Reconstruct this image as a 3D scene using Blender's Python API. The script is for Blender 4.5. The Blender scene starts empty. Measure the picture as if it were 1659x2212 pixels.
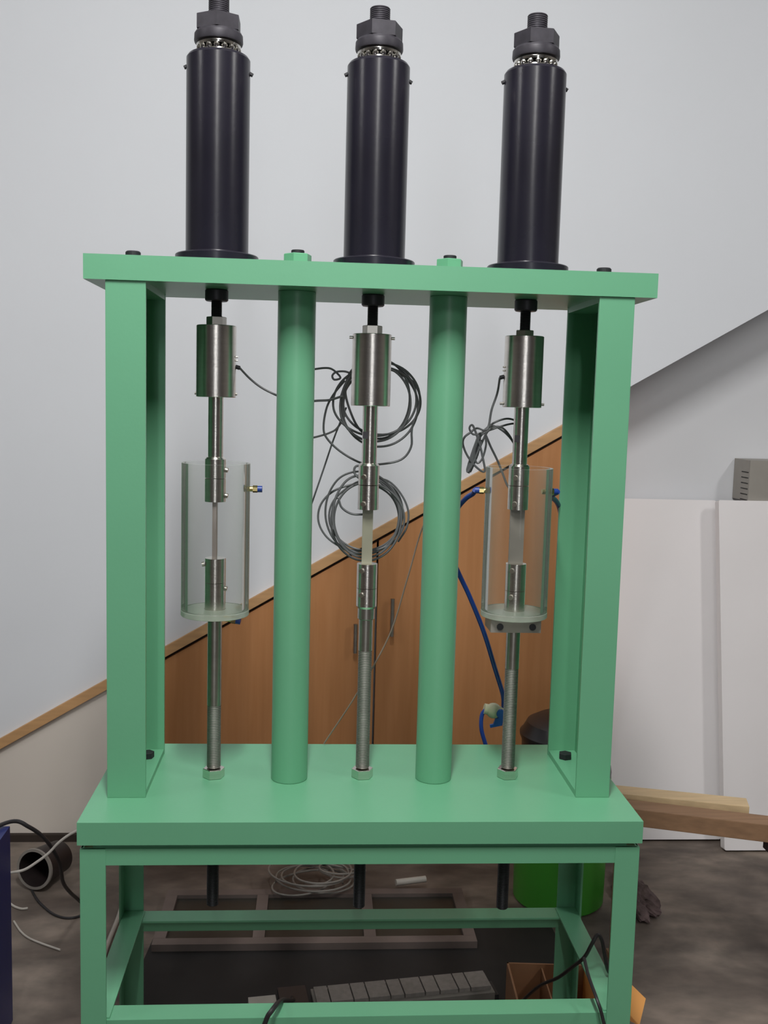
import bpy, bmesh, math, random
from mathutils import Vector, Matrix
random.seed(7)
C = bpy.context.scene.collection
SC = bpy.context.scene
# ------------------------------------------------------------------ camera
CAM = Vector((0.3601, -1.5393, 1.3659)); FPX = 2186.67
R_ = Vector((0.99747934, -0.06596809, 0.02613784))
U_ = Vector((-0.01867607, 0.11129444, 0.99361197))
F_ = Vector((0.06845568, 0.99159556, -0.10978188))
cd = bpy.data.cameras.new('camera'); cam = bpy.data.objects.new('camera', cd); C.objects.link(cam)
cd.sensor_fit = 'HORIZONTAL'; cd.sensor_width = 36; cd.lens = FPX/1659*36
cd.clip_start = 0.05; cd.clip_end = 60
cam.matrix_world = Matrix(((R_.x, U_.x, -F_.x, CAM.x), (R_.y, U_.y, -F_.y, CAM.y), (R_.z, U_.z, -F_.z, CAM.z), (0, 0, 0, 1)))
SC.camera = cam
# ------------------------------------------------------------------ world, lamps, exposure
w = bpy.data.worlds.new('world'); SC.world = w; w.use_nodes = True
w.node_tree.nodes['Background'].inputs[0].default_value = (.78, .84, 1, 1)
w.node_tree.nodes['Background'].inputs[1].default_value = 0.3
def area(name, loc, sx, sy, power, col=(1, .985, .96), rot=(0, 0, 0)):
    l = bpy.data.lights.new(name, 'AREA'); l.shape = 'RECTANGLE'; l.size = sx; l.size_y = sy
    l.energy = power; l.color = col
    o = bpy.data.objects.new(name, l); o.location = loc; o.rotation_euler = rot; C.objects.link(o)
T = math.radians
area('ceiling_tube_light', (.35, -.80, 3.1), .14, 1.2, 74, rot=(T(32), 0, 0))
area('ceiling_tube_light', (.30, -3.4, 3.1), .06, 1.2, 28, rot=(T(20), 0, 0))
area('added_streak_light', (.62, -6.9, 1.35), .5, 2.3, 24, col=(.93, .96, 1), rot=(T(90), 0, 0))  # unseen upright light added for the long streaks on the cylinders
area('ceiling_tube_light', (-2.2, -.7, 3.1), .14, 1.2, 22, rot=(T(30), 0, 0))  # unseen tube added as side fill on the left
area('ceiling_tube_light', (2.9, -.9, 3.1), .14, 1.2, 30, rot=(T(30), 0, 0))  # unseen tube added as side fill on the right
SC.view_settings.view_transform = 'Standard'; SC.view_settings.look = 'None'
SC.view_settings.gamma = 1; SC.view_settings.use_curve_mapping = False
SC.view_settings.exposure = 0.02

# ------------------------------------------------------------------ materials
def nt(name):
    m = bpy.data.materials.new(name); m.use_nodes = True
    return m, m.node_tree, m.node_tree.nodes['Principled BSDF']
def mat(name, col, rough=.5, metal=0, var=.06, scale=30, bump=0, bscale=200, spec=.5, coat=0, col2=None, coords='Object', stretch=None):
    m, t, b = nt(name)
    b.inputs['Roughness'].default_value = rough; b.inputs['Metallic'].default_value = metal
    b.inputs['Specular IOR Level'].default_value = spec
    b.inputs['Coat Weight'].default_value = coat
    tc = t.nodes.new('ShaderNodeTexCoord'); n = t.nodes.new('ShaderNodeTexNoise'); n.inputs['Scale'].default_value = scale
    n.inputs['Detail'].default_value = 5
    src = tc.outputs['Object']
    if stretch:
        mp = t.nodes.new('ShaderNodeMapping'); mp.inputs['Scale'].default_value = stretch
        t.links.new(src, mp.inputs[0]); src = mp.outputs[0]
    t.links.new(src, n.inputs['Vector'])
    r = t.nodes.new('ShaderNodeValToRGB'); t.links.new(n.outputs['Fac'], r.inputs[0])
    c1 = tuple(c*(1-var) for c in col)+(1,); c2 = (tuple(c*(1+var) for c in col) if col2 is None else col2)+(1,)
    r.color_ramp.elements[0].color = c1; r.color_ramp.elements[1].color = c2
    r.color_ramp.elements[0].position = .3; r.color_ramp.elements[1].position = .7
    t.links.new(r.outputs[0], b.inputs['Base Color'])
    if bump:
        n2 = t.nodes.new('ShaderNodeTexNoise'); n2.inputs['Scale'].default_value = bscale; t.links.new(src, n2.inputs['Vector'])
        bp = t.nodes.new('ShaderNodeBump'); bp.inputs['Strength'].default_value = bump; bp.inputs['Distance'].default_value = .002
        t.links.new(n2.outputs['Fac'], bp.inputs['Height']); t.links.new(bp.outputs[0], b.inputs['Normal'])
    return m
M = {}
M['green'] = mat('green_paint', (.138, .395, .230), .38, var=.03, scale=4, bump=.05, bscale=150)
M['black'] = mat('black_paint', (.013, .012, .020), .25, var=.2, scale=8, bump=.04, bscale=80)
M['black_nut'] = mat('black_oxide', (.045, .042, .052), .45, metal=.3, var=.2, scale=60)
M['black_matte'] = mat('black_matte', (.012, .012, .016), .6, var=.2)
M['steel'] = mat('turned_steel', (.74, .70, .65), .22, metal=1, var=.06, scale=25, bump=.12, bscale=260, stretch=(1, 1, 6))
M['steel_dull'] = mat('dull_steel', (.50, .48, .44), .33, metal=1, var=.1, scale=60)
M['thread'] = mat('threaded_steel', (.26, .25, .23), .55, metal=1, var=.1, scale=60)
M['ball'] = mat('bearing_steel', (.75, .73, .68), .15, metal=1, var=.03)
M['steel_dark'] = mat('dark_threaded_steel', (.05, .05, .055), .5, metal=.6, var=.15)
M['wall'] = mat('wall_paint', (.735, .757, .80), .85, var=.012, scale=2.5, bump=.05, bscale=120, spec=.2)
M['alcove'] = mat('alcove_paint', (.72, .73, .76), .85, var=.02, scale=3, spec=.2)
M['ceiling'] = mat('ceiling_paint', (.75, .75, .75), .9, var=.01)
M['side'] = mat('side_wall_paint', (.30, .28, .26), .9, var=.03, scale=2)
M['cream'] = mat('cream_board', (.70, .64, .58), .6, var=.03, scale=3)
M['oak'] = mat('oak_veneer', (.50, .225, .088), .5, var=.06, scale=4, stretch=(14, 14, .8), col2=(.53, .25, .105), spec=.3)
M['oak_trim'] = mat('oak_trim', (.55, .32, .15), .45, var=.1, scale=8, stretch=(1, 10, 10))
M['gap'] = mat('dark_gap', (.03, .02, .015), .8)
M['foam'] = mat('white_board', (.84, .81, .82), .6, var=.02, scale=3)
M['boxgrey'] = mat('grey_enamel', (.33, .31, .28), .5, var=.03)
M['slot'] = mat('slot_dark', (.01, .01, .01), .8)
M['timber'] = mat('timber', (.27, .155, .085), .6, var=.15, scale=5, stretch=(1.5, 18, 18), bump=.1, bscale=60)
M['timber_pale'] = mat('pale_timber', (.62, .46, .27), .6, var=.12, scale=5, stretch=(1.5, 18, 18))
M['drum'] = mat('green_plastic', (.06, .33, .035), .35, var=.05, scale=4)
M['blackplastic'] = mat('black_plastic', (.018, .017, .02), .35, var=.1)
M['cable'] = mat('grey_cable', (.12, .125, .13), .45, var=.1)
M['cable_black'] = mat('black_cable', (.02, .018, .02), .5, var=.1)
M['cable_white'] = mat('white_cable', (.45, .42, .38), .5, var=.08)
M['hose_clear'] = mat('clear_hose', (.24, .22, .20), .3, var=.1)
M['hose_faint'] = mat('faint_hose', (.26, .20, .16), .3, var=.1)
M['bluehose'] = mat('blue_hose', (.012, .045, .26), .35, var=.1)
M['blue'] = mat('blue_enamel', (.018, .025, .13), .4, var=.1, scale=4)
M['bluehandle'] = mat('blue_handle', (.01, .10, .45), .4)
M['brass'] = mat('brass', (.62, .50, .22), .25, metal=1)
M['valve'] = mat('valve_white', (.62, .60, .42), .35)
M['carton'] = mat('lit_orange_board', (.78, .36, .10), .7, var=.06, scale=6)  # brighter lit tone, light on the carton's right side put into the colour
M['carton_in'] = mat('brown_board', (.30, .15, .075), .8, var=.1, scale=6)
M['sheet_black'] = mat('black_sheet', (.012, .010, .010), .75, var=.2, scale=12)
M['frame_wood'] = mat('dull_frame', (.14, .11, .10), .6, var=.15, scale=12)
M['module'] = mat('grey_module', (.22, .20, .185), .6, var=.12, scale=90)
M['strip'] = mat('grey_strip', (.19, .175, .155), .6, var=.08)
M['rag'] = mat('dark_rag', (.05, .032, .03), .9, var=.5, scale=25, col2=(.16, .11, .11))
M['purple'] = mat('purple_pad', (.09, .06, .085), .7)
M['specA'] = mat('specimen_pinkish', (.28, .24, .22), .4, var=.05)
M['specB'] = mat('specimen_olive', (.27, .27, .20), .4, var=.05)
M['specC'] = mat('specimen_grey', (.27, .25, .22), .4, var=.05)
M['bucket'] = mat('dark_bucket', (.02, .014, .014), .5)
def acrylic(name, tint, rough, haze):
    m, t, b = nt(name); t.nodes.remove(b); o = t.nodes['Material Output']
    tr = t.nodes.new('ShaderNodeBsdfTransparent'); tr.inputs[0].default_value = tint+(1,)
    gl = t.nodes.new('ShaderNodeBsdfGlossy'); gl.inputs['Roughness'].default_value = rough
    fr = t.nodes.new('ShaderNodeFresnel'); fr.inputs[0].default_value = 1.13
    m1 = t.nodes.new('ShaderNodeMixShader'); t.links.new(fr.outputs[0], m1.inputs[0]); t.links.new(tr.outputs[0], m1.inputs[1]); t.links.new(gl.outputs[0], m1.inputs[2])
    df = t.nodes.new('ShaderNodeBsdfDiffuse'); df.inputs[0].default_value = (.82, .85, .79, 1)
    ts = t.nodes.new('ShaderNodeBsdfTranslucent'); ts.inputs[0].default_value = (.82, .86, .79, 1)
    dd = t.nodes.new('ShaderNodeMixShader'); dd.inputs[0].default_value = .5; t.links.new(df.outputs[0], dd.inputs[1]); t.links.new(ts.outputs[0], dd.inputs[2]); df = dd
    lw = t.nodes.new('ShaderNodeLayerWeight'); lw.inputs[0].default_value = .2
    ma = t.nodes.new('ShaderNodeMath'); ma.operation = 'MULTIPLY_ADD'; ma.inputs[1].default_value = .40; ma.inputs[2].default_value = haze
    t.links.new(lw.outputs['Facing'], ma.inputs[0]); ma.use_clamp = True
    m2 = t.nodes.new('ShaderNodeMixShader'); t.links.new(ma.outputs[0], m2.inputs[0]); t.links.new(m1.outputs[0], m2.inputs[1]); t.links.new(df.outputs[0], m2.inputs[2])
    t.links.new(m2.outputs[0], o.inputs['Surface'])
    return m
M['acrylic'] = acrylic('clear_acrylic', (.975, .979, .974), .04, .008)
M['acrylic_base'] = acrylic('acrylic_disc', (.95, .97, .93), .15, .34)
# film over the framed sash
M['pane'] = mat('dusty_pane', (.035, .033, .028), .4, var=.2, scale=10)
def floor_mat():
    m, t, b = nt('stained_concrete')
    b.inputs['Roughness'].default_value = .6; b.inputs['Specular IOR Level'].default_value = .3
    tc = t.nodes.new('ShaderNodeTexCoord')
    mp = t.nodes.new('ShaderNodeMapping'); mp.inputs['Scale'].default_value = (1, 1.6, 1); t.links.new(tc.outputs['Object'], mp.inputs[0])
    n1 = t.nodes.new('ShaderNodeTexNoise'); n1.inputs['Scale'].default_value = 2.6; n1.inputs['Detail'].default_value = 6; n1.inputs['Distortion'].default_value = .6
    n2 = t.nodes.new('ShaderNodeTexNoise'); n2.inputs['Scale'].default_value = 11; n2.inputs['Detail'].default_value = 8
    t.links.new(mp.outputs[0], n1.inputs[0]); t.links.new(mp.outputs[0], n2.inputs[0])
    r1 = t.nodes.new('ShaderNodeValToRGB'); t.links.new(n1.outputs[0], r1.inputs[0])
    r1.color_ramp.elements[0].position = .32; r1.color_ramp.elements[0].color = (.085, .067, .058, 1)
    r1.color_ramp.elements[1].position = .68; r1.color_ramp.elements[1].color = (.27, .225, .19, 1)
    e = r1.color_ramp.elements.new(.5); e.color = (.155, .128, .110, 1)
    r2 = t.nodes.new('ShaderNodeValToRGB'); t.links.new(n2.outputs[0], r2.inputs[0])
    r2.color_ramp.elements[0].position = .3; r2.color_ramp.elements[0].color = (.7, .7, .7, 1)
    r2.color_ramp.elements[1].position = .75; r2.color_ramp.elements[1].color = (1.25, 1.22, 1.2, 1)
    mx = t.nodes.new('ShaderNodeMix'); mx.data_type = 'RGBA'; mx.blend_type = 'MULTIPLY'; mx.inputs[0].default_value = 1
    t.links.new(r1.outputs[0], mx.inputs[6]); t.links.new(r2.outputs[0], mx.inputs[7]); t.links.new(mx.outputs[2], b.inputs['Base Color'])
    bp = t.nodes.new('ShaderNodeBump'); bp.inputs['Strength'].default_value = .15; bp.inputs['Distance'].default_value = .004
    t.links.new(n2.outputs[0], bp.inputs['Height']); t.links.new(bp.outputs[0], b.inputs['Normal'])
    return m
M['floor'] = floor_mat()

# ------------------------------------------------------------------ helpers
ORG = {}
def at(px, py, Y):            # the point of the scene at depth Y seen at a pixel of the photograph
    d = R_*((px-829.5)/FPX) - U_*((py-1106)/FPX) + F_
    return CAM + d*((Y-CAM.y)/d.y)
def mk(name, bm, m, parent=None, smooth=False, org=None):
    me = bpy.data.meshes.new(name)
    if org is None:
        if parent is not None: org = ORG[parent.name]
        else:
            xs = [v.co for v in bm.verts]
            org = Vector(((min(v.x for v in xs)+max(v.x for v in xs))/2, (min(v.y for v in xs)+max(v.y for v in xs))/2, min(v.z for v in xs)))
    bmesh.ops.recalc_face_normals(bm, faces=bm.faces)
    for v in bm.verts: v.co -= org
    if smooth:
        for f in bm.faces: f.smooth = True
        for e in bm.edges:
            if len(e.link_faces) == 2 and e.calc_face_angle(0) > math.radians(24): e.smooth = False
    bm.to_mesh(me); bm.free()
    me.materials.append(M[m])
    o = bpy.data.objects.new(name, me); C.objects.link(o)
    if parent is not None:
        o.parent = parent; o.location = org-ORG[parent.name]
    else: o.location = org
    ORG[o.name] = Vector(org)
    return o
def thing(name, loc, label, cat, group=None):
    o = bpy.data.objects.new(name, None); C.objects.link(o); o.location = loc; o.empty_display_size = .05
    ORG[o.name] = Vector(loc); return tag(o, label, cat, group)
def tag(o, label, cat, group=None):
    o['label'] = label; o['category'] = cat
    if group: o['group'] = group
    return o
def struct(o): o['kind'] = 'structure'; return o
def bev(bm, w, seg=2):
    if w > 0:
        bmesh.ops.bevel(bm, geom=[e for e in bm.edges if len(e.link_faces) == 2 and e.calc_face_angle(0) > .5], offset=w, segments=seg, affect='EDGES', profile=.7)
def boxb(x0, x1, y0, y1, z0, z1, b=0.0, bm=None):
    own = bm is None
    if own: bm = bmesh.new()
    vs = [bm.verts.new((x, y, z)) for x in (x0, x1) for y in (y0, y1) for z in (z0, z1)]
    for f in ((0, 1, 3, 2), (4, 6, 7, 5), (0, 4, 5, 1), (2, 3, 7, 6), (0, 2, 6, 4), (1, 5, 7, 3)): bm.faces.new([vs[i] for i in f])
    if own: bev(bm, b)
    return bm
def prism(pts, y0, y1, b=0, axis='Y'):       # polygon (a,c) extruded along an axis
    bm = bmesh.new()
    def P(a, c, d): return {'Y': (a, d, c), 'Z': (a, c, d), 'X': (d, a, c)}[axis]
    A = [bm.verts.new(P(a, c, y0)) for a, c in pts]; B = [bm.verts.new(P(a, c, y1)) for a, c in pts]
    bm.faces.new(A); bm.faces.new(B[::-1])
    for i in range(len(pts)):
        j = (i+1) % len(pts); bm.faces.new((A[i], A[j], B[j], B[i]))
    bmesh.ops.recalc_face_normals(bm, faces=bm.faces); bev(bm, b)
    return bm
def lathe(prof, cx, cy, seg=48, rot=0.0, bm=None, closed=False):
    bm = bm or bmesh.new(); rings = []
    for r, z in prof:
        if r < 1e-6: rings.append([bm.verts.new((cx, cy, z))])
        else: rings.append([bm.verts.new((cx+r*math.cos(rot+2*math.pi*i/seg), cy+r*math.sin(rot+2*math.pi*i/seg), z)) for i in range(seg)])
    pr = list(zip(rings, rings[1:])) + ([(rings[-1], rings[0])] if closed else [])
    for a, b in pr:
        for i in range(seg):
            j = (i+1) % seg
            if len(a) == 1 and len(b) == 1: continue
            if len(a) == 1: bm.faces.new((a[0], b[j], b[i]))
            elif len(b) == 1: bm.faces.new((a[i], a[j], b[0]))
            else: bm.faces.new((a[i], a[j], b[j], b[i]))
    return bm
def cyl(r, z0, z1, cx, cy, seg=48, b=0.0, rot=0.0):
    return lathe([(0, z0), (r-b, z0), (r, z0+b), (r, z1-b), (r-b, z1), (0, z1)] if b else [(0, z0), (r, z0), (r, z1), (0, z1)], cx, cy, seg, rot)
def hexnut(R, z0, z1, cx, cy, rot=0.0, ch=.0):
    bm = lathe([(0, z0), (R-ch, z0), (R, z0+ch*.6), (R, z1-ch*.6), (R-ch, z1), (0, z1)] if ch else [(0, z0), (R, z0), (R, z1), (0, z1)], cx, cy, 6, rot)
    return bm
def thread(r, z0, z1, cx, cy, pitch=.0028, seg=24, depth=.0009):
    n = max(2, int((z1-z0)/pitch)); p = [(0, z0)]
    for i in range(n):
        z = z0+(z1-z0)*i/n; h = (z1-z0)/n
        p += [(r-depth, z+h*.05), (r, z+h*.5)]
    p += [(r-depth, z1), (0, z1)]
    return lathe(p, cx, cy, seg)
def cross(p0, p1, r, seg=16, r1=None):   # cylinder between two points
    bm = bmesh.new(); d = (p1-p0); L = d.length; q = d.to_track_quat('Z', 'Y').to_matrix().to_4x4()
    bmesh.ops.create_cone(bm, cap_ends=True, segments=seg, radius1=r, radius2=r if r1 is None else r1, depth=L, matrix=Matrix.Translation((p0+p1)/2) @ q)
    return bm
def join(*bms):
    o = bmesh.new()
    for b in bms:
        me = bpy.data.meshes.new('tmp'); b.to_mesh(me); o.from_mesh(me); b.free(); bpy.data.meshes.remove(me)
    return o
def smoothpath(pts, n=8):
    pts = [Vector(p) for p in pts]; P = [pts[0]*2-pts[1]]+pts+[pts[-1]*2-pts[-2]]; out = []
    for i in range(1, len(P)-2):
        a, b, c, d = P[i-1:i+3]
        for k in range(n):
            t = k/n; out.append(.5*((2*b)+(c-a)*t+(2*a-5*b+4*c-d)*t*t+(3*b-3*c+d-a)*t**3))
    out.append(pts[-1]); return out
def tube(pts, r, seg=8, n=8, bm=None):
    bm = bm or bmesh.new(); P = smoothpath(pts, n); prev = None; nrm = None
    for i, p in enumerate(P):
        t = (P[min(i+1, len(P)-1)]-P[max(i-1, 0)])
        if t.length < 1e-9: continue
        t.normalize()
        if nrm is None: nrm = t.orthogonal().normalized()
        nrm = (nrm-t*nrm.dot(t)).normalized(); bn = t.cross(nrm)
        ring = [bm.verts.new(p+nrm*(r*math.cos(2*math.pi*k/seg))+bn*(r*math.sin(2*math.pi*k/seg))) for k in range(seg)]
        if prev:
            for k in range(seg): bm.faces.new((prev[k], prev[(k+1) % seg], ring[(k+1) % seg], ring[k]))
        else: bm.faces.new(ring[::-1])
        prev = ring
    bm.faces.new(prev); return bm

# ------------------------------------------------------------------ the setting
YW = 1.49
def line(x): return .3215+.5876*(x+.574)
struct(mk('floor', boxb(-4, 4.5, -7, 2.2, -.1, 0), 'floor', org=Vector((0, 0, 0))))
struct(mk('ceiling', boxb(-4, 4.5, -7, 2.2, 3.2, 3.3), 'ceiling'))
x0 = -.574-.3215/.5876
struct(mk('wall_back', prism([(-4, 0), (x0, 0), (-.574+(3.2-.3215)/.5876, 3.2), (-4, 3.2)], YW, YW+.25), 'wall', org=Vector((0, YW, 0))))
struct(mk('wall_alcove', boxb(-4, 4.5, YW+.25, YW+.4, 0, 3.2), 'alcove'))
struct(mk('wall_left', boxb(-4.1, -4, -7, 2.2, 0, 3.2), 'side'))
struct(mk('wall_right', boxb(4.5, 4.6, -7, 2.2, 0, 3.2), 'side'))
struct(mk('wall_front', boxb(-4, 4.5, -7.1, -7, 0, 3.2), 'wall'))
# understair panelling: cream board, sloping trim, two cupboard doors
XS, XM, XE = -.17, .553, 1.26
struct(mk('wall_understair', prism([(x0+.08, 0), (XS, 0), (XS, line(XS)-.03), (x0+.08, line(x0+.08)-.03)], YW+.004, YW+.03), 'cream'))
def sl(xa, xb, top, bot, y0, y1): return prism([(xa, line(xa)-top), (xb, line(xb)-top), (xb, line(xb)-bot), (xa, line(xa)-bot)], y0, y1, .002)
struct(mk('trim_1', sl(x0+.05, XE, -.001, .032, YW-.014, YW+.03), 'oak_trim'))
struct(mk('trim_shadow_line', sl(XS, XE, .0325, .050, YW+.014, YW+.03), 'gap'))  # dark strip painting the shadow line beneath the sloping trim
for i, (xa, xb) in enumerate(((XS+.004, XM-.003), (XM+.003, XE))):
    d = struct(mk('door_%d' % (i+1), prism([(xa, .03), (xb, .03), (xb, line(xb)-.042), (xa, line(xa)-.042)], YW-.002, YW+.018, .002), 'oak'))
    hx = at(767, 1375, YW) if i == 0 else at(846, 1330, YW)
    L = .045 if i == 0 else .058
    h = cross(hx+Vector((0, -.026, -L)), hx+Vector((0, -.026, L)), .0065)
    h = join(h, cross(hx+Vector((0, -.026, -L+.01)), hx+Vector((0, -.0005, -L+.01)), .005), cross(hx+Vector((0, -.026, L-.01)), hx+Vector((0, -.0005, L-.01)), .005))
    mk('door_handle', h, 'steel_dull', d, True)
struct(mk('trim_3', boxb(XS, XE, YW+.001, YW+.02, 0, .028), 'gap'))
struct(mk('trim_4', boxb(XE, XE+.02, YW, YW+.25, 0, line(XE)-.01), 'oak'))
struct(mk('baseboard_back', boxb(x0+.08, XS, YW-.012, YW+.004, 0, .022), 'gap'))

# ------------------------------------------------------------------ white boards in the opening
def leaning(name, X0, X1, Yf, Yt, H, th, label):
    bm = bmesh.new(); a = math.atan2(Yt-Yf, H)
    n = Vector((0, math.cos(a), -math.sin(a)))*th; up = Vector((0, math.sin(a), math.cos(a)))*math.hypot(H, Yt-Yf)
    o = Vector((X0, Yf, abs(n.z)+.001)); rr = .006; L = up.length; W_ = X1-X0; u = up.normalized(); pts = []
    for cx, cz, a0 in ((rr, rr, 180), (W_-rr, rr, 270), (W_-rr, L-rr, 0), (rr, L-rr, 90)):
        for k in range(5):
            t = math.radians(a0+k*22.5); pts.append(o+Vector((cx+rr*math.cos(t), 0, 0))+u*(cz+rr*math.sin(t)))
    A = [bm.verts.new(p) for p in pts]; B = [bm.verts.new(p+n) for p in pts]
    bm.faces.new(A); bm.faces.new(B[::-1])
    for i in range(len(A)): bm.faces.new((A[i], A[(i+1) % 20], B[(i+1) % 20], B[i]))
    return tag(mk(name, bm, 'foam'), label, 'board', 'white boards leaning in the understair opening')
leaning('white_board', 1.285, 1.668, 1.465, 1.675, 1.062, .03, 'white board leaning in the understair opening right behind the green frame')
leaning('white_board', 1.647, 2.3, 1.385, 1.60, 1.07, .03, 'wider white board at the right edge, standing forward of the other')
t = thing('vent_box', (1.9, 1.67, 1.0735), 'beige-grey metal box with a column of short slots resting on the white boards', 'box')
bx0 = 1.748
mk('housing', boxb(bx0, 2.1, 1.612, 1.735, 1.0735, 1.205, .003), 'boxgrey', t)
for k in range(6):
    z = 1.167-.0178*k
    mk('slot', boxb(bx0-.0012, bx0+.001, 1.620, 1.672, z-.0026, z), 'slot', t)

# ------------------------------------------------------------------ steel stand
ZP = .7; ST = thing('steel_stand', (.45, .18, 0), 'green painted steel stand with open lower rails under the thick base plate', 'stand')
def lprof(xc, yc, sx, sy, w, th):     # L angle outline in plan, corner at (xc,yc)
    return [(xc, yc), (xc+sx*w, yc), (xc+sx*w, yc+sy*th), (xc+sx*th, yc+sy*th), (xc+sx*th, yc+sy*w), (xc, yc+sy*w)]
LX0, LX1, LY0, LY1, LW, LT = .003, .898, .005, .360, .040, .004
ZA = .6632-.0087
for xc, yc, sx, sy in ((LX0, LY0, 1, 1), (LX1, LY0, -1, 1), (LX0, LY1, 1, -1), (LX1, LY1, -1, -1)):
    mk('leg', prism(lprof(xc, yc, sx, sy, LW, LT), 0, ZA, .0008, 'Z'), 'green', ST)
def lbar(a0, a1, c, s, ztop, axis):    # horizontal angle bar: vertical flange at c, flat flange pointing inward (s)
    pr = [(c, ztop), (c+s*LW, ztop), (c+s*LW, ztop-LT), (c+s*LT, ztop-LT), (c+s*LT, ztop-LW), (c, ztop-LW)]
    if axis == 'X': return prism(pr, a0, a1, .0008, 'X')
    return prism(pr, a0, a1, .0008, 'Y')
e = .0012
mk('apron', boxb(LX0+.003, LX1-.003, LY0+.001, LY0+LT+.002, ZA-.0270, ZA, .001), 'green', ST)
mk('apron', boxb(LX0+.003, LX1-.003, LY1-LT-.002, LY1-.001, ZA-.0270, ZA, .001), 'green', ST)
mk('apron', boxb(LX0+.001, LX0+LT+.002, LY0+.006, LY1-.006, ZA-.0270, ZA, .001), 'green', ST)
mk('apron', boxb(LX1-LT-.002, LX1-.001, LY0+.006, LY1-.006, ZA-.0270, ZA, .001), 'green', ST)
ZB = .3665
mk('lower_rail', lbar(LX0+LT, LX1-LT, LY0+LT, 1, ZB, 'X'), 'green', ST)
mk('lower_rail', lbar(LX0+LT, LX1-LT, LY1-LT, -1, ZB+.001, 'X'), 'green', ST)
mk('lower_rail', lbar(LY0+LT+.003, LY1-LT-.003, LX0+LT, 1, ZB+.003, 'Y'), 'green', ST)
mk('lower_rail', lbar(LY0+LT+.003, LY1-LT-.003, LX1-LT, -1, ZB+.003, 'Y'), 'green', ST)

# ------------------------------------------------------------------ green load frame
FR = thing('test_rig', (.45, .18, ZA), 'green painted steel load frame with channel posts and round columns', 'frame')
mk('base_plate', boxb(0, .9, 0, .3653, ZA+.0087, ZP, .0015), 'green', FR)
mk('packing_strip', boxb(.022, .878, .0125, .352, ZA-.006, ZA+.0087), 'green', FR)
ZT0, ZT1 = 1.5419, 1.5807
mk('top_plate', boxb(-.0064, .9075, .096, .3579, ZT0, ZT1, .0015), 'green', FR)
YP, YB, TH = .0992, .3061, .007
for xa, xb, s in ((.0266, .0894, 1), (.8721, .8138, -1)):
    pr = [(xa, YP), (xb, YP), (xb, YP+TH), (xa+s*TH, YP+TH), (xa+s*TH, YB), (xb, YB), (xb, YB+TH), (xa, YB+TH)]
    po = mk('channel_post', prism(pr, ZP, ZT0, .0012, 'Z'), 'green', FR)
    lo, hi = sorted((xa+s*(TH+.0005), xb-s*.0005))
    mk('foot_plate', boxb(lo, hi, YP+TH+.0005, YB-.0005, ZP, ZP+.010, .001), 'green', po)
    mk('cap_plate', boxb(lo, hi, YP+TH+.0005, YB-.0005, ZT0-.010, ZT0, .001), 'green', po)
    bxm = (lo+hi)/2+s*.004
    mk('foot_bolt', hexnut(.0125, ZP+.010, ZP+.021, bxm, .262, .3, .001), 'black_matte', po)
    mk('cap_bolt', cyl(.0125, ZT1, ZT1+.0195, xa+s*.0255, .20, 24, .002), 'black_matte', po)
CX = (.3243, .5795); CY = .19
for x in CX:
    c = mk('round_column', cyl(.0318, ZP, ZT0, x, CY, 64, .001), 'green', FR, True)
    mk('tie_nut', hexnut(.0235, ZT1, ZT1+.023, x, CY, .25, .002), 'green', c)
    mk('tie_stud', cyl(.011, ZT1+.023, ZT1+.0295, x, CY, 24, .001), 'black_matte', c, True)

# ------------------------------------------------------------------ black spring actuators on top
YC = .195
AX = (.1905, .4520, .7130)
alabel = ['black cylinder whose long stud runs out of the top of the picture',
          'black cylinder standing between the two green tie nuts',
          'black cylinder with stub stud at the white wall end, nearest the sloping soffit']
for i, x in enumerate(AX):
    t = thing('black_actuator', (x, YC, ZT1), alabel[i], 'cylinder', 'black cylinders on the top plate')
    mk('flange', cyl(.0685, ZT1, ZT1+.0165, x, YC, 64, .0015), 'black', t, True)
    mk('barrel', lathe([(0, ZT1+.0165), (.0535, ZT1+.0165), (.0515, ZT1+.020), (.0515, 1.909), (.0485, 1.9135), (0, 1.9135)], x, YC, 72), 'black', t, True)
    for s in (-1, 1):
        zz = 1.9135-.023 if s > 0 else 1.9135-.016
        mk('grub_screw', cross(Vector((x+s*.050, YC, zz)), Vector((x+s*.0555, YC, zz-.003)), .0032, 10), 'black_matte', t)
    mk('bearing_race', lathe([(.018, 1.9135), (.034, 1.9135), (.0345, 1.916), (.0335, 1.920), (.018, 1.920)], x, YC, 48, closed=True), 'ball', t, True)
    bb = bmesh.new()
    for k in range(16):
        a = 2*math.pi*(k+.4*i)/16
        bmesh.ops.create_uvsphere(bb, u_segments=12, v_segments=8, radius=.0052, matrix=Matrix.Translation((x+.0315*math.cos(a), YC+.0315*math.sin(a), 1.9235)))
    mk('bearing_balls', bb, 'ball', t, True)
    mk('bearing_race', lathe([(.018, 1.927), (.035, 1.927), (.036, 1.9305), (.035, 1.934), (.018, 1.934)], x, YC, 48, closed=True), 'ball', t, True)
    mk('washer_collar', lathe([(.017, 1.934), (.0385, 1.934), (.0395, 1.937), (.0390, 1.947), (.0365, 1.951), (.017, 1.951)], x, YC, 48, closed=True), 'black_nut', t, True)
    rot = (math.radians(30), math.radians(8), math.radians(3))[i]
    mk('hex_nut', hexnut(.0385, 1.951, 1.9745, x, YC, rot, .0012), 'black_nut', t)
    zt = (2.09, 2.002, 2.004)[i]
    mk('stud', thread(.0168, 1.9745, zt, x, YC, .003, 32), 'black_nut', t, True)
    mk('lock_collar', cyl(.0193, 1.5225, ZT0, x, YC, 40, .002), 'black_nut', t, True)
    mk('pull_stud', thread(.0092, 1.4905, 1.5225, x, YC, .0022, 24), 'black_matte', t, True)

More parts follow.
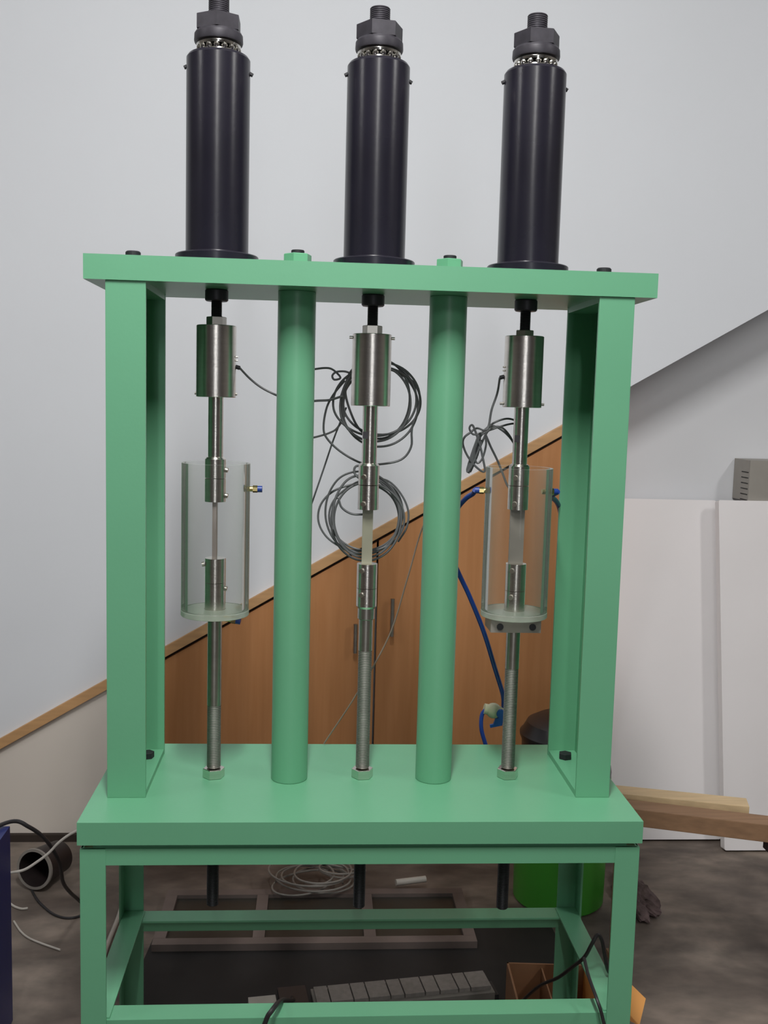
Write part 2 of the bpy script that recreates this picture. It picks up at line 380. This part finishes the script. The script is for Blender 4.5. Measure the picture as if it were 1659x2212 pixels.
# ------------------------------------------------------------------ load cells
llabel = ['brushed steel load cell whose lead slants right behind the first round column',
          'brushed steel load cell with big grey cable coil behind it',
          'brushed steel load cell above the glass chamber with the blue hoses']
for i, x in enumerate(AX):
    zt, zb = ((1.4825, 1.3635), (1.476, 1.3555), (1.4805, 1.3595))[i]
    t = thing('load_cell', (x, YC, zb), llabel[i], 'load cell', 'steel load cells')
    mk('cell_body', lathe([(0, zb), (.0325, zb), (.0333, zb+.0008), (.0333, zt-.0008), (.0325, zt), (0, zt)], x, YC, 64), 'steel', t, True)
    mk('hex_boss', hexnut(.0168, zt, 1.4905 if i else 1.497, x, YC, (.2, -.05, .35)[i], .0014), 'steel_dull', t)
    s = 1 if i == 0 else -1
    if i != 1:
        mk('cable_gland', cross(Vector((x+s*.032, YC+.004, zb+.052)), Vector((x+s*.039, YC+.006, zb+.050)), .0035, 12), 'black_matte', t)
        for dz in (.062, .068): mk('cover_screw', cross(Vector((x+s*.033, YC-.004, zb+dz)), Vector((x+s*.0365, YC-.004, zb+dz)), .0013, 8), 'steel_dull', t)
    zz = zt-.006 if i == 1 else zb+.006
    for s2 in (-1, 1):
        mk('edge_screw', cross(Vector((x+s2*.032, YC, zz)), Vector((x+s2*(.0385 if i else .0355), YC, zz)), .0024, 10), 'steel_dull', t)

# ------------------------------------------------------------------ pull rods, grips and specimens
glabel = ['steel grip train holding a narrow specimen seen edge-on, inside the chamber without hoses',
          'steel grip train with olive flat specimen in the open, between the two round columns',
          'steel grip train with wide grey specimen, inside the chamber with blue hoses']
G = [dict(cell=1.3635, gt=1.262, gs=1.2265, gb=1.1867, lt=1.0892, ls=1.0465, lb=1.0000, w=.0034, tk=.011, m='specA', rs=.9850, th=.83),
     dict(cell=1.3555, gt=1.257, gs=1.2205, gb=1.1782, lt=1.0836, ls=1.0404, lb=1.0052, w=.0090, tk=.003, m='specB', rs=.9850, th=.93),
     dict(cell=1.3595, gt=1.261, gs=1.2245, gb=1.1831, lt=1.0876, ls=1.0398, lb=1.0042, w=.0125, tk=.003, m='specC', rs=.9850, th=.90)]
for i, x in enumerate(AX):
    g = G[i]; xl = x+.0012
    t = thing('grip_train', (xl, YC, ZP), glabel[i], 'grip', 'steel grip trains')
    mk('upper_rod', lathe([(0, g['gt']), (.0128, g['gt']), (.0128, g['cell']), (0, g['cell'])], x, YC, 40), 'steel', t, True)
    if i: mk('spanner_flat', boxb(x-.0125, x-.004, YC-.0131, YC-.0115, 1.300, 1.312, .0004), 'steel_dark', t)
    ug = mk('upper_grip', lathe([(0, g['gs']+.0008), (.0178, g['gs']+.0008), (.0178, g['gt']-.003), (.0150, g['gt']+.0005), (.0135, g['gt']+.001), (0, g['gt']+.001)], x, YC, 40), 'steel', t, True)
    ugl = mk('upper_jaw', lathe([(0, g['gb']), (.0178, g['gb']), (.0178, g['gs']-.0006), (.0165, g['gs']), (0, g['gs'])], x, YC, 40), 'steel', t, True)
    mk('specimen', boxb(x-g['w'], x+g['w'], YC-g['tk'], YC+g['tk'], g['lt']-.004, g['gb']+.004, .0006), g['m'], t)
    ll = mk('lower_jaw', lathe([(0, g['ls']+.0008), (.0178, g['ls']+.0008), (.0178, g['lt']), (0, g['lt'])], xl, YC, 40), 'steel', t, True)
    lg = mk('lower_grip', lathe([(0, g['lb']), (.0178 if i != 1 else .0155, g['lb']), (.0178, g['lb']+.004), (.0178, g['ls']), (0, g['ls'])], xl, YC, 40), 'steel', t, True)
    for par, z, sd in ((ug, g['gs']+.015, 1), (ugl, g['gb']+.011, 1), (ll, g['lt']-.010, -1), (lg, g['ls']-.009, 1)):
        if i == 0: a, b = Vector((x+sd*.017, YC-.003, z)), Vector((x+sd*.0215, YC-.0035, z-.001))
        else: a, b = Vector((x-.0085, YC-.0145, z)), Vector((x-.0100, YC-.0190, z-.001))
        mk('clamp_screw', cross(a, b, .0042, 14), 'steel_dull', par, True)
    mk('lower_rod', lathe([(0, g['th']), (.0123, g['th']), (.0123, g['rs']), (.0148, g['rs']+.002), (.0148, g['lb']), (0, g['lb'])], xl, YC, 40), 'steel_dull', t, True)
    mk('threaded_rod', thread(.0121, .718, g['th'], xl, YC, .0030, 32, .0007), 'thread', t, True)
    mk('lock_nut', hexnut(.0192, ZP, ZP+.0165, xl, YC, (.25, .12, .1)[i], .0014), 'steel', t)
    mk('rod_tail', thread(.0108, (.4639, .4583, .4534)[i], ZA+.004, xl, YC, .0030, 24, .0011), 'steel_dark', t, True)

# ------------------------------------------------------------------ acrylic chambers
def fitting(p, d, parent):
    d = d.normalized()
    f = mk('fitting', join(cross(p-d*.009, p+d*.004, .0045), cross(p+d*.004, p+d*.012, .0062, 6)), 'brass', parent, True)
    mk('push_collar', cross(p+d*.012, p+d*.020, .0056), 'bluehose', f, True)
for i, x, lab in ((0, AX[0]+.0012, 'clear acrylic test chamber with one brass fitting and no hoses'),
                  (2, AX[2]+.0005, 'clear acrylic test chamber fed by two blue hoses')):
    zb, zt = (.9905, 1.2525) if i == 0 else (.9945, 1.2560)
    t = thing('test_chamber', (x, YC, zb), lab, 'chamber', 'clear acrylic chambers')
    mk('chamber_tube', lathe([(.0530, zb+.010), (.0578, zb+.010), (.0578, zt), (.0530, zt)], x, YC, 72, closed=True), 'acrylic', t, True)
    mk('base_disc', lathe([(.0188, zb), (.0575, zb), (.0582, zb+.001), (.0582, zb+.009), (.0575, zb+.010), (.0188, zb+.010)], x, YC, 72, closed=True), 'acrylic_base', t, True)
    mk('seal_ring', lathe([(.0125, zb-.006), (.0186, zb-.006), (.0186, zb+.0095), (.0125, zb+.0095)], x, YC, 40, closed=True), 'steel_dull', t, True) if i == 0 else None
    if i == 0:
        fitting(Vector((x+.0585, YC, 1.2093)), Vector((1, 0, 0)), t)
        fitting(Vector((x+.026, YC-.02, zb-.004)), Vector((1, -.1, -.15)), t)
    else:
        fitting(Vector((x-.0545, YC+.015, 1.2135)), Vector((-1, .1, 0)), t)
        fitting(Vector((x+.0530, YC+.015, 1.2135)), Vector((1, .1, 0)), t)
        bk = mk('clamp_block', boxb(x-.0450, x+.0430, YC-.030, YC+.030, .9705, .9935, .002), 'specC', t)
        for sx in (-.029, .028):
            mk('block_screw', cross(Vector((x+sx, YC-.0285, .981)), Vector((x+sx, YC-.0325, .981)), .0058, 16), 'steel_dark', bk, True)

# ------------------------------------------------------------------ sensor leads and coils
def A(pts, Y): return [at(px, py, Y+(rest[0] if rest else 0)) for px, py, *rest in pts]
def coil(cx, cy, rx, ry, turns, Y, jit, a0=0, seed=1):
    rnd = random.Random(seed); pts = []
    n = 12; ox = oy = sx = sy = 0
    for k in range(int(turns*n)+1):
        if k % n == 0: tx, ty, ux, uy = [rnd.uniform(-jit, jit) for _ in range(4)]
        ox += (tx-ox)*.2; oy += (ty-oy)*.2; sx += (ux-sx)*.2; sy += (uy-sy)*.2
        a = a0+2*math.pi*k/n
        pts.append(at(cx+ox+(rx+sx)*math.cos(a), cy+oy+(ry+sy)*math.sin(a), Y+.008*math.sin(k*.23+seed)+.0012*k/n))
    return pts
# lead of the first cell: runs right behind the first column, forms the upper coil, tail drops behind the stand
l1 = [Vector((AX[0]+.039, YC+.006, 1.4135))]+A([(540, 818), (566, 838), (600, 855), (640, 872, .05), (680, 866, .06), (712, 864, .06), (738, 856, .05)], .215)
l1 += coil(816, 870, 80, 80, 5.55, .285, 15, 3.3, 3)
l1 += A([(890, 925), (888, 965), (866, 993), (818, 1003), (780, 1000), (735, 975), (705, 945), (699, 920), (706, 880), (722, 850), (745, 822)], .285)
tag(mk('sensor_cable', tube(l1, .0021, 6, 6), 'cable', None, True), 'grey lead looping in the upper coil behind the middle load cell', 'cable')
l2 = A([(676, 798), (700, 795), (716, 797), (730, 808), (735, 817), (722, 820), (718, 811), (728, 803), (748, 803), (760, 812), (750, 832), (742, 870), (744, 898), (728, 925), (712, 935), (690, 942), (672, 946), (640, 950), (632, 1100), (625, 1400), (615, 1620)], .29)
tag(mk('sensor_cable', tube(l2, .0019, 6, 6), 'cable', None, True), 'thin lead with a small knot left of the middle load cell', 'cable')
# second cell's lead: lower coil
l3 = [Vector((AX[1]+.010, YC+.030, 1.37))]+A([(808, 960), (790, 1000), (768, 1008), (766, 1022), (775, 1032)], .245)
l3 += coil(790, 1117, 80, 82, 5.84, .275, 15, -1.7, 9)
l3 += A([(730, 1075), (738, 1096), (760, 1110), (790, 1111)], .27)
tag(mk('sensor_cable', tube(l3, .0021, 6, 6), 'cable', None, True), 'grey lead wound in the lower coil behind the middle specimen', 'cable')
l3b = A([(748, 880), (722, 945), (700, 1010), (676, 1080), (655, 1140, .02), (650, 1200, .02), (640, 1400, .02), (635, 1610, .02)], .33)
tag(mk('sensor_cable', tube(l3b, .0017, 6, 6), 'cable', None, True), 'straight slanting grey lead running down behind the first round column', 'cable')
l3c = A([(800, 1030), (840, 1040), (868, 1070), (882, 1105), (878, 1140), (860, 1170, .01)], .28)
tag(mk('sensor_cable', tube(l3c, .0019, 6, 6), 'cable', None, True), 'outermost loose loop of lead right of the lower coil', 'cable')
# third cell's lead: knotted bundle beside the second column
l4 = [Vector((AX[2]-.039, YC+.006, 1.4095))]+A([(1074, 850), (1062, 885), (1056, 918), (1048, 930)], .24)
l4 += A([(1030, 925), (1015, 935), (1003, 945), (1000, 960), (1010, 985), (1030, 1010), (1047, 1018), (1042, 985), (1036, 960), (1022, 920), (1014, 925), (1022, 938), (1040, 935), (1062, 920), (1085, 930), (1105, 950), (1118, 975), (1100, 940), (1080, 922),
          (1055, 930), (1035, 970), (1020, 1005), (1010, 1020), (1020, 1000), (1030, 950), (1060, 918), (1090, 905), (1112, 908), (1125, 920), (1108, 915), (1070, 925), (1040, 940), (1025, 975), (1030, 1000), (1042, 990), (1050, 960), (1048, 938)], .27)
l4 += A([(1060, 965, .01), (1076, 998, .02), (1092, 1040, .02), (1112, 1100, .008), (1109, 1300, .005), (1100, 1420, -.015), (1093, 1640, -.03)], .265)
tag(mk('sensor_cable', tube(l4, .0020, 6, 6), 'cable', None, True), 'knotted grey lead bundle just above the chamber with hoses', 'cable')
bt = []
for k in range(7):
    a = random.uniform(-5, 5)
    bt.append(tube(A([(1036+a, 945), (1026+a*1.2, 972+k), (1020+a*1.6, 1000), (1014+a, 1022-k), (1030+a*.5, 985), (1040+a*.4, 950)], .272+.003*k), .0019, 6, 5))
tag(mk('cable_bundle', join(*bt), 'cable', None, True), 'short tight bundle of folded grey lead beside second round column', 'cable')

# blue hoses and ball valve
h1 = [Vector((AX[2]+.0005-.074, YC+.017, 1.2135))]+A([(1022, 1066, .01), (1005, 1078, .03), (985, 1105, .06), (968, 1160, .09), (975, 1200, .1), (993, 1243, .11), (1015, 1290, .12), (1045, 1365, .14), (1068, 1440, .16), (1086, 1500, .18), (1088, 1528, .19)], .215)
tag(mk('blue_hose', tube(h1, .0046, 10, 8), 'bluehose', None, True), 'blue hose sweeping behind the second round column down to the valve', 'hose')
h2 = [Vector((AX[2]+.0005+.073, YC+.017, 1.2135)), at(1192, 1072, .245), at(1203, 1085, .29), at(1211, 1108, .335), at(1222, 1180, .36), at(1235, 1400, .39), at(1250, 1600, .40), at(1250, 1720, .40)]
tag(mk('blue_hose', tube(h2, .0046, 10, 8), 'bluehose', None, True), 'blue hose leaving the chamber to the right, vanishing behind the channel post', 'hose')
pv = at(1066, 1535, .405)
h3 = A([(1050, 1532), (1041, 1545), (1040, 1575), (1050, 1612), (1060, 1650), (1062, 1720)], .405)
tag(mk('blue_hose', tube(h3, .0042, 10, 8), 'bluehose', None, True), 'short blue hose dropping from the valve behind the base plate', 'hose')
t = thing('ball_valve', pv-Vector((0, 0, .03)), 'cream ball valve with blue lever hanging behind the right threaded rod', 'valve')
vb = bmesh.new(); bmesh.ops.create_uvsphere(vb, u_segments=24, v_segments=16, radius=.0155, matrix=Matrix.Translation(pv))
mk('valve_body', join(vb, cross(pv+Vector((-.019, 0, .004)), pv+Vector((.024, 0, -.004)), .0105)), 'valve', t, True)
mk('valve_cap', cross(pv+Vector((.012, -.017, -.002)), pv+Vector((.012, -.010, -.002)), .0085, 20), 'bluehandle', t, True)
mk('lever', prism([(pv.x-.006, pv.z-.034), (pv.x+.018, pv.z-.029), (pv.x+.020, pv.z-.012), (pv.x+.004, pv.z-.014), (pv.x, pv.z-.026), (pv.x-.007, pv.z-.028)], pv.y-.006, pv.y, .001), 'bluehandle', t)
ch = [Vector((.5795, .2235, 1.165)), at(915, 1135, .24), at(880, 1250, .27), at(840, 1375, .30), at(770, 1500, .32), at(700, 1606, .360)]
tag(mk('clear_hose', tube(ch, .0014, 6, 8), 'hose_faint', None, True), 'thin faint hose slanting across the brown cupboard doors', 'hose')

# ------------------------------------------------------------------ drum vacuum behind the stand
dx, dy = 1.058, 1.115
t = thing('drum_vacuum', (dx, dy, 0), 'bright green drum with domed black head behind the stand', 'drum')
mk('tank', lathe([(0, 0), (.118, 0), (.124, .006), (.129, .36), (0, .36)], dx, dy, 56), 'drum', t, True)
mk('rim_band', lathe([(.10, .36), (.128, .36), (.129, .375), (.126, .39), (.10, .39)], dx, dy, 56, closed=True), 'blackplastic', t, True)
mk('motor_head', lathe([(0, .39), (.116, .39), (.118, .45), (.124, .465), (.124, .472), (.118, .478), (.105, .502), (.078, .517), (.03, .522), (0, .522)], dx, dy, 56), 'blackplastic', t, True)
mk('latch', boxb(dx-.015, dx+.015, dy-.138, dy-.126, .345, .40, .002), 'blackplastic', t)

# ------------------------------------------------------------------ timbers resting on props
def beam(name, p0, p1, wd, ht, m, label, cat='timber'):
    d = (p1-p0).normalized(); n = Vector((-d.y, d.x, 0)).normalized(); bm = bmesh.new(); vs = []
    for P in (p0, p1):
        for a, b in ((0, 0), (wd, 0), (wd, -ht), (0, -ht)): vs.append(bm.verts.new(P+n*a+Vector((0, 0, b))))
    for f in ((0, 1, 2, 3), (7, 6, 5, 4), (0, 4, 5, 1), (1, 5, 6, 2), (2, 6, 7, 3), (3, 7, 4, 0)): bm.faces.new([vs[k] for k in f])
    bmesh.ops.recalc_face_normals(bm, faces=bm.faces); bev(bm, .002)
    return tag(mk(name, bm, m), label, cat)
beam('timber_beam', Vector((.985, .765, .42)), Vector((1.437, .618, .42)), .058, .042, 'timber', 'brown squared timber, thicker and nearer, beside right end of base plate')
beam('timber_plank', Vector((1.0, .826, .428)), Vector((1.405, .712, .428)), .055, .03, 'timber_pale', 'pale planed plank lying behind the brown squared timber', 'timber')
pp = at(1352, 1960, .79)
px0 = pp.x-.022
t = thing('timber_prop', (px0, .79, 0), 'wooden prop with a crosspiece hidden behind the right front leg', 'prop')
mk('upright', boxb(px0-.012, px0+.012, .775, .80, .015, .362, .001), 'timber', t)
mk('foot', boxb(px0-.013, px0+.013, .76, .82, 0, .015, .001), 'timber', t)
mk('crosspiece', boxb(px0-.013, px0+.013, .70, .83, .362, .377, .001), 'timber', t)
t = thing('padded_stool', (1.55, .64, 0), 'dark purple padded stool cut by the right picture edge', 'stool')
mk('seat', boxb(1.429, 1.68, .612, .68, .342, .377, .006), 'purple', t)
for a in (1.54, 1.658):
    mk('leg', boxb(a, a+.014, .615, .675, 0, .342, .001), 'purple', t)

# ------------------------------------------------------------------ things on the floor under the stand
tag(mk('black_floor_sheet', prism([(-.07, .30), (1.02, .30), (1.0, .98), (-.02, .98)], 0, .004, 0, 'Z'), 'sheet_black'), 'flat black sheet on the floor under the stand', 'mat')  # one flat near-black sheet laid over the floor
t = thing('framed_sash', (.38, .98, .004), 'flat wooden frame with three dusty panes lying under the stand', 'frame')
FX0, FX1, FY0, FY1, FZ = -.020, .788, .845, 1.125, .004
mk('rail', boxb(FX0, FX1, FY0, FY0+.03, FZ, FZ+.018, .001), 'frame_wood', t)
mk('rail', boxb(FX0, FX1, FY1-.03, FY1, FZ, FZ+.018, .001), 'frame_wood', t)
xs = [FX0, .225, .505, FX1-.03]
for k, a in enumerate(xs): mk('stile', boxb(a, a+.03, FY0+.0305, FY1-.0305, FZ, FZ+.018, .001), 'frame_wood', t)
for k in range(3): mk('pane', boxb(xs[k]+.0305, xs[k+1]-.0005, FY0+.0305, FY1-.0305, FZ+.004, FZ+.008), 'pane', t)
# clear tubing coil
cc = []
for k in range(70):
    a = k*2*math.pi/11; r = .085+.012*math.sin(k*.71)
    cc.append(Vector((.368+.035*math.sin(k*.23)+1.05*r*math.cos(a), 1.14+.012*math.sin(k*.31)+.9*r*math.sin(a+.15*math.sin(k*.11)), .030+.0006*k)))
for k in range(22):
    a = k*2*math.pi/11; cc.append(Vector((.455+.055*math.cos(a)+.01*math.sin(k), 1.17+.055*math.sin(a), .05+.001*k)))
tag(mk('tubing_coil', tube(cc, .0028, 6, 4), 'hose_clear', None, True), 'loose coil of whitish tubing on the back rail of the framed panes', 'hose')
tag(mk('tube_offcut', cross(Vector((.605, 1.135, .034)), Vector((.690, 1.155, .034)), .009, 16), 'cable_white', None, True), 'short white tube offcut on the framed panes', 'tube')
# segmented strip
t = thing('module_strip', (.57, .60, .004), 'long grey strip of alternating wide and narrow blocks on the black sheet', 'strip')
p0 = Vector((.385, .5435, 0)); p1 = Vector((.781, .601, 0)); dv = (p1-p0); Ls = dv.length; dv.normalize(); nv = Vector((-dv.y, dv.x, 0))
def obox(a0, a1, b0, b1, z0, z1, bw=.001):
    bm = boxb(a0, a1, b0, b1, z0, z1, bw)
    for v in bm.verts: v.co = p0+dv*v.co.x+nv*v.co.y+Vector((0, 0, v.co.z))
    return bm
mk('strip_body', obox(-.004, Ls+.004, -.012, .070, .004, .044, .003), 'strip', t)
bnd = [380, 465, 600, 690, 820, 905, 1030, 1120, 1235, 1310, 1440]
for k in range(10):
    a = (bnd[k]-380)/1060*Ls; b = (bnd[k+1]-380)/1060*Ls
    mk('block', obox(a+.0015, b-.0015, .001, .063, .044, .053), 'module', t)
mk('end_cap', obox(Ls+.004, Ls+.018, 0, .055, .004, .03), 'steel_dark', t)
tag(mk('cable_plug', obox(-.145, -.085, .012, .052, .004, .050, .004), 'cable_white'), 'white plug block at the left of the grey strip', 'plug')
tag(mk('black_connector', obox(-.078, -.016, .0, .075, .004, .052, .004), 'blackplastic'), 'black connector between the white plug and the grey strip', 'plug')
bc = [p0+dv*(-.05)+nv*.03+Vector((0, 0, .054)), at(634, 2160, .45), at(626, 2162, .28), at(612, 2160, .08), at(601, 2166, .02), at(588, 2182, -.006), at(575, 2203, -.009), at(566, 2250, -.006), at(562, 2420, -.006)]
tag(mk('power_cable', tube(bc, .0040, 8, 8), 'cable_black', None, True), 'black cable draped over the front lower rail', 'cable')
# carton
ct = thing('open_carton', (.95, .43, .0), 'open orange cardboard carton behind the right front leg', 'carton')
qa = [Vector((.795, .385, 0)), Vector((.968, .372, 0)), Vector((.975, .535, 0)), Vector((.802, .548, 0))]
def wallb(a, b, z0, z1, th=.004):
    d = (b-a).normalized(); n = Vector((-d.y, d.x, 0))*th; bm = bmesh.new()
    v = [bm.verts.new(p+Vector((0, 0, z))) for p in (a, b, b+n, a+n) for z in (z0, z1)]
    for f in ((0, 2, 3, 1), (2, 4, 5, 3), (4, 6, 7, 5), (6, 0, 1, 7), (0, 6, 4, 2), (1, 3, 5, 7)): bm.faces.new([v[k] for k in f])
    return bm
sh = .012
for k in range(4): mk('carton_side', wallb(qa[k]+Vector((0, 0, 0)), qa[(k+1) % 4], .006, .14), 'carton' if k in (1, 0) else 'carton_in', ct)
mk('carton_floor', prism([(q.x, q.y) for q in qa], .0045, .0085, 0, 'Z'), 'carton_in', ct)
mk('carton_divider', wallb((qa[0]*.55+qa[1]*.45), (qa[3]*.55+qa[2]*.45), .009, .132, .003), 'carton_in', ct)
fl = bmesh.new()
vv = [fl.verts.new(p) for p in ((.9715, .374, .140), (.9785, .533, .140), (1.050, .475, .139), (1.070, .410, .137), (1.028, .322, .135))]
fl.faces.new(vv); bmesh.ops.solidify(fl, geom=fl.faces[:], thickness=.003)
mk('flap', fl, 'carton', ct)
# black cords at the right front leg
k1 = A([(1125, 2165, .33), (1165, 2130, .25), (1205, 2112, .18), (1235, 2090, .12), (1262, 2068, .05), (1278, 2040, .02), (1290, 2020, .02), (1300, 2030, .02), (1306, 2060, .02), (1312, 2092, .02), (1322, 2110, .03)], .08)
tag(mk('power_cable', tube(k1, .0033, 8, 8), 'cable_black', None, True), 'black cord arching in a loop beside the right front leg', 'cable')
k2 = A([(1262, 2070, .05), (1272, 2110, .0), (1290, 2160, -.055), (1302, 2200, -.062), (1306, 2240, -.062), (1306, 2420, -.062)], .05)
tag(mk('power_cable', tube(k2, .0030, 8, 8), 'cable_black', None, True), 'black cord hanging straight down in front of the right lower rail', 'cable')
# crumpled rag
rg = bmesh.new(); bmesh.ops.create_icosphere(rg, subdivisions=4, radius=1)
for v in rg.verts:
    c = v.co.copy(); f = 1+.14*math.sin(5*c.x+3*c.y)+.10*math.sin(7*c.y-5*c.z+1)+.07*math.sin(14*c.x-9*c.y)+.05*math.sin(23*c.y+11*c.x)
    v.co = Vector((1.270+.048*c.x*f, 1.095+.12*c.y*f, max(.0005, .016+.030*c.z*f)))
tag(mk('crumpled_rag', rg, 'rag', None, True), 'dark crumpled rag on the concrete right of the stand', 'rag')

# ------------------------------------------------------------------ left side clutter
t = thing('blue_cabinet', (-.50, .38, 0), 'dark blue metal cabinet cut by the left picture edge', 'cabinet')
mk('cabinet_body', boxb(-.72, -.2665, .22, .55, .02, .455, .004), 'blue', t)
mk('cabinet_plinth', boxb(-.71, -.28, .23, .54, 0, .02), 'blackplastic', t)
mk('cabinet_door', boxb(-.712, -.275, .205, .2195, .03, .445, .002), 'blue', t)
# overturned bucket by the wall
bc0, bc1 = at(72, 1840, 1.16), at(104, 1884, 1.24)
bd = (bc1-bc0).normalized()
t = thing('tipped_bucket', (bc1.x, bc1.y, 0), 'dark bucket lying tipped on the floor near the cream board', 'bucket')
def shell():
    bm = bmesh.new(); q = (bd*1).to_track_quat('Z', 'Y').to_matrix().to_4x4(); prof = [(.052, 0), (.045, .11), (0, .11), (0, .105), (.041, .105), (.048, 0)]
    lathe(prof, 0, 0, 40, bm=bm, closed=True)
    return bm, q
bm, q = shell()
base = Vector((bc0.x, 1.17, .062)); q = Vector((.35, .9, -.10)).to_track_quat('Z', 'Y').to_matrix().to_4x4()
for v in bm.verts: v.co = base+(q @ v.co)
mk('shell', bm, 'bucket', t, True)
bm = lathe([(.0480, -.003), (.0555, -.003), (.0555, .004), (.0522, .004)], 0, 0, 40, closed=True)
for v in bm.verts: v.co = base+(q @ v.co)
mk('rim', bm, 'hose_clear', t, True)
tag(mk('power_cable', tube([Vector((-.42, .45, .459)), Vector((-.33, .47, .462))]+A([(22, 1775, .0), (62, 1786, .02), (100, 1815, .06), (128, 1862, .12), (136, 1905, .2), (152, 1928, .3), (172, 1946, .42), (200, 1975, .5)], .56), .0044, 8, 8), 'cable_black', None, True), 'thick black cable arching from the blue cabinet down to the stand', 'cable')
tag(mk('white_cable', tube([Vector((-.36, .36, .30+.16))]+A([(-10, 1893), (20, 1886), (52, 1879), (80, 1862), (105, 1843), (125, 1822), (150, 1803), (185, 1785)], .62), .0030, 8, 8), 'cable_white', None, True), 'whitish cable sagging in front of the tipped bucket', 'cable')
def fl_pts(l, z=.0035):
    out = []
    for px, py in l:
        d = R_*((px-829.5)/FPX)-U_*((py-1106)/FPX)+F_; out.append(CAM+d*((z-CAM.z)/d.z))
    return out
tag(mk('floor_cable', tube(fl_pts([(60, 1905), (78, 1940), (96, 1960), (118, 1976), (145, 1983), (175, 1978), (215, 1960)]), .0032, 8, 8), 'cable_black', None, True), 'thin dark cable curving on the concrete toward the left front leg', 'cable')
tag(mk('floor_cable', tube(fl_pts([(2, 1925), (12, 1938), (26, 1955), (45, 1963), (60, 1962)]), .0032, 8, 8), 'cable_white', None, True), 'white cable end curled on the concrete beside the blue cabinet', 'cable')
tag(mk('floor_cable', tube(fl_pts([(30, 1990), (45, 2012), (62, 2026), (90, 2038), (130, 2052)]), .0026, 8, 8), 'cable_white', None, True), 'pale cable running away from the blue cabinet over the concrete', 'cable')
tag(mk('white_hose', tube(fl_pts([(268, 1925), (266, 1945), (256, 1980), (238, 2025), (226, 2060), (215, 2110)], .006), .0058, 10, 8), 'cable_white', None, True), 'thick off-white hose on the floor inside the left front leg', 'hose')
